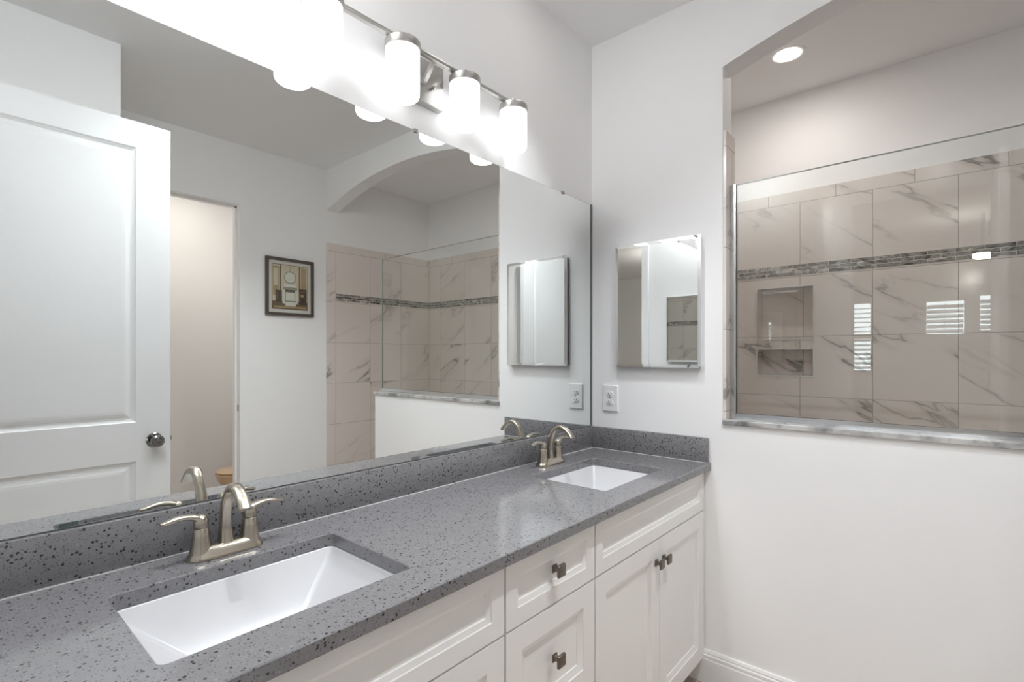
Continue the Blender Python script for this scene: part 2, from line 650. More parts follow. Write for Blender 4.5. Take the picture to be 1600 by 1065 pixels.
# wall opposite the mirror with the toilet-room doorway, and the inner corner block
WX0, WX1, WH = -1.43, -0.665, 2.415
bm = newbm()
bx(bm, -2.27, WX0, Y_OPP, Y_OPP - 0.12, 0, CEIL)
bx(bm, WX1, 1.3, Y_OPP, Y_OPP - 0.12, 0, CEIL)
bx(bm, WX0, WX1, Y_OPP, Y_OPP - 0.12, WH, CEIL)
struct('wall_front', bm, M['wall'], 'white wall with the framed picture, seen in the long mirror', 'wall')
struct('wall_inner', bx(newbm(), X_L, -1.513, -1.705, Y_OPP + 0.001, 0, CEIL), M['wall'],
       'white projecting wall behind the open panel door, seen in the mirror', 'wall')
bm = newbm()
bx(bm, WX1, WX1 + 0.05, Y_OPP, Y_OPP + 0.011, 0, WH + 0.05)
bx(bm, WX0 - 0.05, WX0, Y_OPP, Y_OPP + 0.011, 0, WH + 0.05)
bx(bm, WX0, WX1, Y_OPP, Y_OPP + 0.011, WH, WH + 0.05)
bx(bm, WX1 - 0.011, WX1 + 0.0, Y_OPP - 0.05, Y_OPP - 0.085, 0, WH)      # door stop
bx(bm, WX0, WX1, Y_OPP - 0.05, Y_OPP - 0.085, WH - 0.011, WH)
t2 = struct('trim_2', bm, M['trim'], 'white casing of the toilet room doorway, seen in the mirror', 'door casing')
obj('strike_plate', bx(newbm(), WX1 - 0.0015, WX1 - 0.0002, Y_OPP - 0.012, Y_OPP - 0.038, 0.955, 1.0), M['steel'], t2)

# toilet room
struct('wall_toilet_room_back', bx(newbm(), -2.27, 1.3, -3.75, -3.87, 0, CEIL), M['wall'],
       'warm white back wall of the toilet room, seen through its doorway', 'wall')
struct('wall_toilet_room_right', bx(newbm(), 0.13, 0.25, -2.61, -3.75, 0, CEIL), M['wall'],
       'white wall behind the toilet tank', 'wall')
struct('wall_toilet_room_left', bx(newbm(), -1.65, -1.53, -2.61, -3.75, 0, CEIL), M['wall'],
       'white side wall of the toilet room', 'wall')

# shower back wall with its two niches
NY0, NY1 = -0.463, -0.744
NZ = [(1.446, 1.734), (1.239, 1.383)]
sb = struct('wall_shower_back', bx(newbm(), 1.165, 1.3, 0.0, Y_OPP, 0, CEIL), M['wall'],
            'tiled shower back wall with two niches and a mosaic stripe', 'wall')
obj('upper_wall', bx(newbm(), X_SB + 0.008, 1.165, 0.0, Y_OPP, 2.266, CEIL), M['wall'], sb, smooth=False)
bm = newbm()
ys = [-0.0, NY0, NY1, Y_OPP]
zs_ = [0.0, NZ[1][0], NZ[1][1], NZ[0][0], NZ[0][1], 2.266]
for i in range(3):
    for j in range(5):
        if i == 1 and j in (1, 3):
            continue
        bx(bm, X_SB, 1.165, ys[i], ys[i + 1], zs_[j], zs_[j + 1])
bmesh.ops.remove_doubles(bm, verts=bm.verts, dist=1e-5)
seen = {}
for f in list(bm.faces):                       # drop the walls between neighbouring cells
    k = tuple(round(c, 4) for c in f.calc_center_median())
    seen.setdefault(k, []).append(f)
dead = [f for fs in seen.values() if len(fs) > 1 for f in fs]
bmesh.ops.delete(bm, geom=dead, context='FACES')
obj('tile_cladding', bm, M['tile_y'], sb, smooth=False)
obj('mosaic_band', bx(newbm(), X_SB - 0.0015, X_SB + 0.004, -0.013, Y_OPP + 0.013, 1.797, 1.858), M['mosaic_y'], sb, smooth=False)
for z0, z1 in NZ:
    obj('niche_back', bx(newbm(), 1.156, 1.1645, NY0 - 0.0005, NY1 + 0.0005, z0 + 0.0005, z1 - 0.0005), M['tile_y'], sb, smooth=False)
    bm = newbm()
    e = 0.007
    bx(bm, X_SB - 0.003, X_SB + 0.006, NY0 + e, NY1 - e, z0 - e, z0)
    bx(bm, X_SB - 0.003, X_SB + 0.006, NY0 + e, NY1 - e, z1, z1 + e * 0.6)
    bx(bm, X_SB - 0.003, X_SB + 0.006, NY0, NY0 + e, z0, z1)
    bx(bm, X_SB - 0.003, X_SB + 0.006, NY1, NY1 - e, z0, z1)
    obj('niche_edging', bm, M['caulk'], sb, smooth=False)

# tile on the wall at the far end of the shower, on the jamb and on the near end
ts = struct('wall_shower_side', bx(newbm(), 0.0, X_SB, Y_OPP + 0.0005, Y_OPP + 0.012, 0, 2.262), M['tile_x'],
            'marble tiled side wall of the walk-in shower, seen in the mirror', 'wall')
obj('mosaic_band', bx(newbm(), 0.081, X_SB - 0.002, Y_OPP + 0.012, Y_OPP + 0.0135, 1.797, 1.858), M['mosaic_x'], ts, smooth=False)
bm = newbm()
bx(bm, W + 0.01, X_SB, -0.012, -0.0005, 0, 2.262)
struct('wall_shower_near', bm, M['tile_x'], 'marble tiled near side wall of the shower', 'wall')
bm = newbm()
bx(bm, 0.004, W + 0.012, -0.625, -0.6135, 1.0915, 2.262)
bx(bm, W, W + 0.012, -0.6135, -0.012, 0.0, 2.262)
bx(bm, W, W + 0.012, -0.625, -1.813, 0.0, 1.0705)
struct('trim_shower_jamb', bm, M['tile_x'], 'grey tile return lining the left jamb of the shower opening', 'tile return')

# marble cap of the half wall
bm = bx(newbm(), -0.010, W + 0.018, -0.614, -1.823, 1.0715, 1.0908, bev=0.002)
struct('trim_half_wall_cap', bm, M['marble'], 'veined grey marble cap on the shower half wall', 'sill')

# baseboards
def baseboard(name, pts_fn, a, b, label):
    prof = [(0, 0), (0.014, 0), (0.014, 0.098), (0.0115, 0.104), (0.0125, 0.108), (0.0125, 0.116), (0.009, 0.121), (0.010, 0.126), (0.006, 0.137), (0, 0.137)]
    bm = newbm()
    A = [bm.verts.new(pts_fn(d, h, a)) for d, h in prof]
    B = [bm.verts.new(pts_fn(d, h, b)) for d, h in prof]
    n = len(prof)
    for i in range(n):
        j = (i + 1) % n
        bm.faces.new((A[i], A[j], B[j], B[i]))
    bm.faces.new(A)
    bm.faces.new(list(reversed(B)))
    struct(name, bm, M['trim'], label, 'baseboard')
baseboard('baseboard_right', lambda d, h, t: (-d - 0.0005, t, h), -0.452, -1.812, 'white moulded baseboard along the end wall right of the vanity')
baseboard('baseboard_front', lambda d, h, t: (t, Y_OPP + d + 0.0005, h), WX1 + 0.051, -0.001, 'white baseboard under the framed picture')
baseboard('baseboard_toilet_room', lambda d, h, t: (t, -3.75 + d, h), -1.53, 0.13, 'white baseboard of the toilet room')

# ------------------------------------------------------------------ bedroom behind the camera (seen only in the shower glass)
bm = newbm()
BXW = -7.0
wins = [(0.55, -0.47, 1.08, 2.18), (-1.02, -1.50, 1.60, 2.15), (-1.57, -2.05, 1.64, 2.20)]
ycuts = [2.6]
for w_ in wins:
    bx(bm, BXW - 0.12, BXW, ycuts[-1], w_[0], 0, CEIL)
    bx(bm, BXW - 0.12, BXW, w_[0], w_[1], 0, w_[2])
    bx(bm, BXW - 0.12, BXW, w_[0], w_[1], w_[3], CEIL)
    ycuts.append(w_[1])
bx(bm, BXW - 0.12, BXW, ycuts[-1], -4.4, 0, CEIL)
struct('wall_bedroom_far', bm, M['wall'], 'bedroom wall with shuttered windows, seen in the shower glass', 'wall')
struct('wall_bedroom_side', bx(newbm(), -7.12, -2.27, 2.48, 2.6, 0, CEIL), M['wall'], 'bedroom side wall', 'wall')
struct('wall_bedroom_end', bx(newbm(), -7.12, -2.27, -4.4, -4.28, 0, CEIL), M['wall'], 'other bedroom side wall', 'wall')
bm = newbm()
bx(bm, -2.27, X_L - 0.001, 0.12, 2.48, 0, CEIL)
bx(bm, -2.39, -2.27, -2.49, -4.28, 0, CEIL)
struct('wall_bedroom_near', bm, M['wall'], 'bedroom wall beside the bathroom doorway', 'wall')
for i, (y0, y1, z0, z1) in enumerate(wins, 1):
    bm = newbm()
    for a, b_, c, d in ((y0, y0 - 0.045, z0, z1), (y1, y1 + 0.045, z0, z1), (y0, y1, z0, z0 + 0.05), (y0, y1, z1 - 0.05, z1)):
        bx(bm, BXW - 0.06, BXW + 0.005, a, b_, c, d)
    if i == 1:
        bx(bm, BXW - 0.06, BXW + 0.005, y0, y1, 1.60, 1.67)
    wf = struct('window_%d' % i, bm, M['trim'],
                ['tall window with white plantation shutters, seen in the shower glass',
                 'wide short window with white plantation shutters, seen in the shower glass',
                 'short shuttered window at the far right of the shower glass reflection'][i - 1], 'window')
    bm = newbm()
    z = z0 + 0.09
    while z < z1 - 0.07:
        if not (i == 1 and 1.58 < z < 1.70):
            t = newbm()
            bx(t, -0.032, 0.032, y0 - 0.05, y1 + 0.05, -0.004, 0.004)
            ang = math.radians(13 if (i == 1 and z > 1.66) else (26 if i == 1 else 50))
            merge(bm, t, Matrix.Translation((BXW - 0.03, 0, z)) @ Matrix.Rotation(ang, 4, 'Y'))
        z += 0.068
    obj('shutter_louvres', bm, M['trim'], wf, smooth=False)
    obj('tilt_rod', bx(newbm(), BXW + 0.008, BXW + 0.018, (y0 + y1) / 2 - 0.006, (y0 + y1) / 2 + 0.006, z0 + 0.08, z1 - 0.08), M['trim'], wf, smooth=False)
    obj('pane', bx(newbm(), BXW - 0.112, BXW - 0.106, y0 - 0.001, y1 + 0.001, z0 + 0.001, z1 - 0.001), M['glass'], wf, smooth=False)

bl = thing('ceiling_light', 'lit bedroom ceiling light, a small bright reflection on the mosaic stripe', 'light', (-5.0, -1.57, 2.36))
obj('stem', lathe(newbm(), [(0.05, 0.018), (CEIL - 2.361, 0.018)], -5.0, -1.57, 2.36, n=16), M['satin'], bl)
obj('lamp_shade', lathe(newbm(), [(0.0, 0.03), (0.006, 0.06), (0.022, 0.08), (0.055, 0.08)], -5.0, -1.57, 2.36, n=32), M['lens_bed'], bl)

# ------------------------------------------------------------------ shower light, and unseen ceiling lights added as fill
def downlight(name, label, x, y, zc, r, lens):
    t = thing(name, label, 'light', (x, y, zc))
    prof = [(-0.0005, r + 0.026), (-0.004, r + 0.025), (-0.005, r + 0.016), (-0.0035, r + 0.003), (-0.001, r)]
    obj('trim_ring', lathe(newbm(), prof, x, y, zc, n=48, cap0=False, cap1=False), M['plastic'], t)
    obj('lens', lathe(newbm(), [(-0.0025, r + 0.002), (-0.003, r * 0.6), (-0.0032, 0.002)], x, y, zc, n=48, cap0=False), lens, t)
    return t
def can(label, x, y, power, half=66, zc=None, r=0.065, lens=None, col=(0.925, 0.965, 1.0)):
    t = downlight('shower_or_fill_light', label, x, y, zc or CEIL, r, lens or M['lens_fill'])  # serves the shower light and the added fill lights alike
    ld = bpy.data.lights.new('shower_or_fill_spot', 'SPOT')
    ld.energy = power
    ld.color = col
    ld.spot_size = math.radians(2 * half)
    ld.spot_blend = 0.85
    ld.shadow_soft_size = 0.05 if half < 50 else 0.006
    lo = bpy.data.objects.new('shower_or_fill_spot', ld)
    C.objects.link(lo)
    lo.parent = t
    lo.location = (0, 0, -0.058 if half < 50 else -0.012)
    return t
can('lit round recessed light in the shower ceiling', 0.628, -0.714, SHOWER_CAN, 82, 2.812, 0.054, M['lens_shower'], (1.0, 0.945, 0.90))
fx, fyy = -1.88, -0.172
fl = thing('added_ceiling_fill', 'round unseen fill light added on the ceiling over the near end of the vanity', 'light', (fx, fyy, CEIL))  # out of view, added to brighten ceiling and upper walls
obj('rim', lathe(newbm(), [(-0.0005, 0.165), (-0.016, 0.165), (-0.018, 0.152)], fx, fyy, CEIL, n=48, cap1=False), M['satin'], fl)
obj('lamp_shade', lathe(newbm(), [(-0.0185, 0.150), (-0.060, 0.147), (-0.085, 0.130), (-0.098, 0.09), (-0.102, 0.03)], fx, fyy, CEIL, n=48), M['lens_flush_fill'], fl)
can('unseen fill light added in the ceiling straight above the near sink', -1.58, -0.36, FILL_VANITY, 38)  # unseen, added to brighten the countertop from above
can('unseen fill light added in the ceiling straight above the far sink', -0.62, -0.36, FILL_VANITY, 38)  # its pair over the far sink, likewise added fill
can('unseen fill light added in the ceiling over the middle of the vanity', -1.15, -1.25, FILL_FLOOR, 60)  # unseen, added to light the floor and opposite side
can('unseen fill light added in the ceiling before the shower half wall', -0.72, -1.25, FILL_FLOOR, 60)  # second added floor fill, nearer the shower
downlight('shower_or_fill_light', 'unseen fill light added in the toilet room ceiling', -0.75, -3.15, CEIL, 0.075, M['lens_wc_fill'])  # no lamp in view there; added to brighten the toilet room

# ------------------------------------------------------------------ entry door, open along the inner wall
DT = 0.035
DF = -1.4995      # face towards the mirror
DX0, DX1 = -2.146, -1.363
def panel_face(bm, x0, x1, z0, z1, yf, rects, sgn, depth, slope, stepw=0.0):
    """front face at y=yf with recessed/raised panel rects; sgn: direction into the door (+1 => +y)."""
    xs = sorted({x0, x1} | {r[0] for r in rects} | {r[1] for r in rects})
    zs = sorted({z0, z1} | {r[2] for r in rects} | {r[3] for r in rects})
    for i in range(len(xs) - 1):
        for j in range(len(zs) - 1):
            cx, cz = (xs[i] + xs[i + 1]) / 2, (zs[j] + zs[j + 1]) / 2
            if any(r[0] < cx < r[1] and r[2] < cz < r[3] for r in rects):
                continue
            bm.faces.new([bm.verts.new(p) for p in ((xs[i], yf, zs[j]), (xs[i + 1], yf, zs[j]), (xs[i + 1], yf, zs[j + 1]), (xs[i], yf, zs[j + 1]))])
    for r in rects:
        prof = slope(depth) if callable(slope) else [(0, 0), (slope, depth)]
        prev = None
        for off, dep in prof:
            y = yf + sgn * dep
            ring = [bm.verts.new(p) for p in ((r[0] + off, y, r[2] + off), (r[1] - off, y, r[2] + off), (r[1] - off, y, r[3] - off), (r[0] + off, y, r[3] - off))]
            if prev:
                for k in range(4):
                    bm.faces.new((prev[k], prev[(k + 1) % 4], ring[(k + 1) % 4], ring[k]))
            prev = ring
        bm.faces.new(prev)

bm = newbm()
prof = lambda d: [(0, 0), (0.004, 0.004), (0.016, 0.0085), (0.024, 0.0085), (0.026, 0.006), (0.040, 0.0025), (0.052, 0.0015)]
rects = [(DX0 + 0.135, DX1 - 0.135, 1.045, 2.30), (DX0 + 0.135, DX1 - 0.135, 0.24, 0.868)]
panel_face(bm, DX0, DX1, 0.012, 2.418, DF, rects, -1, 0.008, prof)
bx(bm, DX0, DX1, DF - DT, DF - 0.010, 0.012, 2.418)
# edge strips between the face skin and the slab behind it
for a, b_ in (((DX0, 0.012), (DX1, 0.012)), ((DX1, 0.012), (DX1, 2.418)), ((DX1, 2.418), (DX0, 2.418)), ((DX0, 2.418), (DX0, 0.012))):
    bm.faces.new([bm.verts.new(p) for p in ((a[0], DF, a[1]), (b_[0], DF, b_[1]), (b_[0], DF - 0.010, b_[1]), (a[0], DF - 0.010, a[1]))])
bmesh.ops.remove_doubles(bm, verts=bm.verts, dist=1e-5)
d1 = struct('door_1', bm, M['door'], 'white two-panel entry door standing open, seen in the mirror', 'door')
bm = newbm()
KX, KZ = -1.428, 0.957
lathe(bm, [(0.0, 0.033), (0.004, 0.033), (0.008, 0.029), (0.010, 0.014), (0.026, 0.012), (0.032, 0.017), (0.040, 0.026), (0.050, 0.0285), (0.060, 0.0265), (0.066, 0.019), (0.0675, 0.010), (0.066, 0.006), (0.066, 0.0005)], KX, DF + 0.0003, KZ, n=40, axis='y')
obj('door_knob', bm, M['doorknob'], d1)
obj('latch', bx(newbm(), DX1, DX1 + 0.008, DF - 0.026, DF - 0.012, KZ - 0.010, KZ + 0.010), M['steel'], d1, smooth=False)
bm = newbm()
for hz in (0.25, 1.2, 2.15):
    lathe(bm, [(-0.045, 0.006), (0.045, 0.006)], DX0 - 0.001, DF + 0.006, hz, n=12)
obj('hinges', bm, M['steel'], d1)

# ------------------------------------------------------------------ vanity cabinets
YC = -0.519        # carcass front
YF = -0.5395       # door/drawer faces

def front(parent, name, x0, x1, z0, z1, fr, slope, depth, label=None):
    bm = newbm()
    prof = lambda d: [(0, 0), (0.0012, 0.003), (slope, depth - 0.003), (slope + 0.0012, depth)]
    panel_face(bm, x0, x1, z0, z1, YF, [(x0 + fr, x1 - fr, z0 + fr, z1 - fr)], +1, depth, prof)
    e = 0.0012
    bk = YC - 0.0006
    def ring(o, y):
        return [bm.verts.new(p) for p in ((x0 + o, y, z0 + o), (x1 - o, y, z0 + o), (x1 - o, y, z1 - o), (x0 + o, y, z1 - o))]
    a, b_ = ring(0, YF), ring(0, bk)
    for k in range(4):
        bm.faces.new((a[k], a[(k + 1) % 4], b_[(k + 1) % 4], b_[k]))
    bm.faces.new(b_)
    bmesh.ops.remove_doubles(bm, verts=bm.verts, dist=1e-6)
    ed = [ed_ for ed_ in bm.edges if all(abs(v.co.y - YF) < 1e-6 for v in ed_.verts)
          and (all(abs(v.co.x - x0) < 1e-6 for v in ed_.verts) or all(abs(v.co.x - x1) < 1e-6 for v in ed_.verts)
               or all(abs(v.co.z - z0) < 1e-6 for v in ed_.verts) or all(abs(v.co.z - z1) < 1e-6 for v in ed_.verts))]
    bmesh.ops.bevel(bm, geom=ed, offset=0.0014, segments=2, profile=0.5, affect='EDGES')
    o = obj(name, bm, M['cabinet'], parent)
    return o


def knob(parent, x, z):
    t = newbm()
    bx(t, x - 0.010, x + 0.010, YF - 0.004, YF - 0.0002, z - 0.010, z + 0.010, bev=0.001)
    # stem: flares from the square foot to the face plate
    ringz = [(0.004, 0.0085), (0.009, 0.0050), (0.014, 0.0048), (0.019, 0.0075)]
    loft(t, [[(x + sx * r, YF - h, z + sz * r) for sx, sz in ((-1, -1), (1, -1), (1, 1), (-1, 1))] for h, r in ringz])
    # pillow-shaped square face
    def sq(r, y, c):
        return [(p[0], y, p[1]) for p in [(q[0], q[1]) for q in rrect(x - r, x + r, z - r, z + r, c, 0, 3)]]
    rings = [sq(0.0125, YF - 0.018, 0.003), sq(0.0158, YF - 0.0205, 0.003), sq(0.0162, YF - 0.024, 0.003), sq(0.0148, YF - 0.0268, 0.0035), sq(0.010, YF - 0.0278, 0.003), sq(0.004, YF - 0.0281, 0.001)]
    loft(t, rings)
    return obj('knob', t, M['knob'], parent)


def cabinet(label, x0, x1):
    t = thing('vanity_cabinet', label, 'cabinet', ((x0 + x1) / 2, -0.27, 0.0), 'white vanity cabinet units')
    bm = newbm()
    zb, zt = 0.100, 0.8785
    bx(bm, x0, x0 + 0.018, -0.002, YC, zb, zt)
    bx(bm, x1 - 0.018, x1, -0.002, YC, zb, zt)
    bx(bm, x0 + 0.018, x1 - 0.018, -0.002, YC, zb, zb + 0.018)
    bx(bm, x0 + 0.018, x1 - 0.018, -0.002, -0.014, zb + 0.018, zt)
    # face rails
    bx(bm, x0 + 0.018, x1 - 0.018, YC + 0.018, YC, zt - 0.035, zt)
    bx(bm, x0 + 0.018, x1 - 0.018, YC + 0.018, YC, 0.69, 0.725)
    obj('body', bm, M['cabinet'], t, smooth=False)
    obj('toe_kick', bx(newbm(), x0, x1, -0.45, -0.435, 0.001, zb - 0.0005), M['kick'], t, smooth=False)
    return t

ZD0, ZD1, ZF0, ZF1 = 0.103, 0.7075, 0.713, 0.8745
vr = cabinet('right white sink cabinet against the end wall, with paired door knobs', -0.864, -0.004)
front(vr, 'false_drawer_front', -0.8625, -0.0075, ZF0, ZF1, 0.041, 0.012, 0.011)
d = front(vr, 'door', -0.8625, -0.4345, ZD0, ZD1, 0.058, 0.018, 0.012)
knob(d, -0.4625, 0.632)
d = front(vr, 'door', -0.4315, -0.0075, ZD0, ZD1, 0.058, 0.018, 0.012)
knob(d, -0.4035, 0.632)

vb = cabinet('middle white drawer cabinet between the two sinks', -1.257, -0.866)
d = front(vb, 'drawer', -1.2545, -0.8685, ZF0, ZF1, 0.041, 0.012, 0.011)
knob(d, -1.067, 0.803)
d = front(vb, 'drawer', -1.2545, -0.8685, 0.418, ZD1, 0.058, 0.018, 0.012)
knob(d, -1.067, 0.574)
d = front(vb, 'drawer', -1.2545, -0.8685, ZD0, 0.4125, 0.058, 0.018, 0.012)
knob(d, -1.067, 0.26)

vl = cabinet('left white sink cabinet nearest the camera', -2.120, -1.259)
front(vl, 'false_drawer_front', -2.1175, -1.2615, ZF0, ZF1, 0.041, 0.012, 0.011)
d = front(vl, 'door', -2.1175, -1.6905, ZD0, ZD1, 0.058, 0.018, 0.012)
knob(d, -1.7185, 0.632)
d = front(vl, 'door', -1.6875, -1.2615, ZD0, ZD1, 0.058, 0.018, 0.012)
knob(d, -1.6595, 0.632)

# ------------------------------------------------------------------ countertop with two cut-outs
SINKS = [(-1.9144, -1.4657), (-0.674, -0.2339)]
SY0, SY1 = -0.462, -0.1484
CT, CB = 0.909, 0.8795
bm = newbm()
loops = [[(-2.148, -0.5668), (-0.0012, -0.5668), (-0.0012, -0.0012), (-2.148, -0.0012)]]
holes = [[(p[0], p[1]) for p in rrect(a, b_, SY0, SY1, 0.013, 0, 4)] for a, b_ in SINKS]
edges = []
for lp in loops + holes:
    vs = [bm.verts.new((p[0], p[1], CB)) for p in lp]
    for i in range(len(vs)):
        edges.append(bm.edges.new((vs[i], vs[(i + 1) % len(vs)])))
bmesh.ops.triangle_fill(bm, edges=edges, use_beauty=True)
# remove any faces that fell inside a hole
kill = [f for f in bm.faces if any(a + 0.002 < f.calc_center_median().x < b_ - 0.002 and SY0 + 0.002 < f.calc_center_median().y < SY1 - 0.002 for a, b_ in SINKS)
        and all(any(abs(v.co.x - q[0]) < 1e-5 and abs(v.co.y - q[1]) < 1e-5 for h in holes for q in h) for v in f.verts)]
bmesh.ops.delete(bm, geom=kill, context='FACES')
ext = bmesh.ops.extrude_face_region(bm, geom=list(bm.faces))
for v in ext['geom']:
    if isinstance(v, bmesh.types.BMVert):
        v.co.z = CT
bmesh.ops.recalc_face_normals(bm, faces=bm.faces)
ed = []
for e in bm.edges:
    if all(abs(v.co.z - CT) < 1e-6 for v in e.verts) and len(e.link_faces) == 2:
        nz = sorted(abs(f.normal.z) for f in e.link_faces)
        if nz[0] < 0.1 and nz[1] > 0.9 and all(v.co.y < -0.01 for v in e.verts):
            ed.append(e)
    elif all(abs(v.co.z - CB) < 1e-6 and abs(v.co.y + 0.5668) < 1e-5 for v in e.verts) and len(e.link_faces) == 2:
        ed.append(e)
bmesh.ops.bevel(bm, geom=ed, offset=0.0020, segments=1, profile=0.5, affect='EDGES')
ct = obj('countertop', bm, M['quartz'], base=(-1.07, -0.28, CB), smooth=False)
tag(ct, 'long speckled grey quartz countertop with two sink cut-outs', 'countertop')

bs = obj('backsplash', bx(newbm(), -2.148, -0.0218, -0.0205, -0.0012, CT + 0.0004, 1.0106, bev=0.0012), M['quartz'], base=(-1.07, -0.01, CT))
tag(bs, 'long speckled grey quartz backsplash under the mirror', 'backsplash')
obj('caulk_bead', bx(newbm(), -2.148, -0.0205, -0.0228, -0.0206, CT + 0.0002, CT + 0.0018), M['caulk'], bs, smooth=False)
ss = obj('side_splash', bx(newbm(), -0.0205, -0.0012, -0.5587, -0.0012, CT + 0.0004, 1.0106, bev=0.0012), M['quartz'], base=(-0.01, -0.28, CT))
tag(ss, 'short speckled grey quartz side splash on the end wall', 'side splash')
obj('caulk_bead', bx(newbm(), -0.0228, -0.0206, -0.557, -0.0228, CT + 0.0002, CT + 0.0018), M['caulk'], ss, smooth=False)

# ------------------------------------------------------------------ undermount sinks
def sink(x0, x1, label):
    t = thing('undermount_sink', label, 'sink', ((x0 + x1) / 2, -0.305, 0.76), 'white undermount sinks')
    o = 0.0015
    zt = CB - 0.0008
    a, b_, c, d = x0 - o, x1 + o, SY0 - o, SY1 + o
    rings = [
        rrect(a - 0.014, b_ + 0.014, c - 0.014, d + 0.014, 0.02, zt - 0.012),
        rrect(a - 0.014, b_ + 0.014, c - 0.014, d + 0.014, 0.02, zt),
        rrect(a, b_, c, d, 0.014, zt),
        rrect(a + 0.003, b_ - 0.003, c + 0.003, d - 0.003, 0.014, zt - 0.004),
        rrect(a + 0.016, b_ - 0.016, c + 0.010, d - 0.010, 0.012, zt - 0.022),
        rrect(a + 0.125, b_ - 0.125, c + 0.080, d - 0.080, 0.010, zt - 0.118),
        rrect(a + 0.140, b_ - 0.140, c + 0.090, d - 0.090, 0.010, zt - 0.126),
        rrect(a + 0.157, b_ - 0.157, c + 0.102, d - 0.102, 0.010, zt - 0.130),
        rrect(a + 0.178, b_ - 0.178, c + 0.118, d - 0.118, 0.010, zt - 0.1315),
        rrect(a + 0.20, b_ - 0.20, c + 0.140, d - 0.140, 0.012, zt - 0.132),
    ]
    bm = newbm()
    loft(bm, rings, cap0=False, cap1=True)
    # outer shell underneath
    outer = [
        rrect(a - 0.014, b_ + 0.014, c - 0.014, d + 0.014, 0.02, zt - 0.012),
        rrect(a - 0.004, b_ + 0.004, c - 0.004, d + 0.004, 0.02, zt - 0.016),
        rrect(a + 0.07, b_ - 0.07, c + 0.04, d - 0.04, 0.034, zt - 0.125),
        rrect(a + 0.14, b_ - 0.14, c + 0.09, d - 0.09, 0.03, zt - 0.146),
    ]
    loft(bm, outer, cap0=False, cap1=True)
    bmesh.ops.remove_doubles(bm, verts=bm.verts, dist=1e-5)
    ob = obj('basin', bm, M['porcelain'], t)
    smooth_by_angle(ob.data, 50)
    cx = (x0 + x1) / 2
    bm = newbm()
    lathe(bm, [(0.0005, 0.022), (0.003, 0.022), (0.0035, 0.018), (0.002, 0.016), (0.004, 0.014), (0.0055, 0.004)], cx, -0.305, zt - 0.132, n=28)
    obj('drain', bm, M['nickel'], t)
    return t
sink(*SINKS[0], 'rectangular white sink near the camera, set in the grey countertop')
sink(*SINKS[1], 'rectangular white sink in the far corner of the grey countertop')

# ------------------------------------------------------------------ faucets
def catmull(ctrl, n):
    out = []
    P = [ctrl[0]] + list(ctrl) + [ctrl[-1]]
    for i in range(1, len(P) - 2):
        for k in range(n):
            t = k / n
            out.append(tuple(0.5 * ((2 * P[i][j]) + (-P[i - 1][j] + P[i + 1][j]) * t + (2 * P[i - 1][j] - 5 * P[i][j] + 4 * P[i + 1][j] - P[i + 2][j]) * t * t
                                    + (-P[i - 1][j] + 3 * P[i][j] - 3 * P[i + 1][j] + P[i + 2][j]) * t ** 3) for j in range(len(P[0]))))
    out.append(tuple(ctrl[-1]))
    return out


def super_ring(n=20, e=0.75):
    out = []
    for k in range(n):
        a = 2 * PI * k / n
        c, s = math.cos(a), math.sin(a)
        out.append((math.copysign(abs(c) ** e, c), math.copysign(abs(s) ** e, s)))
    return out


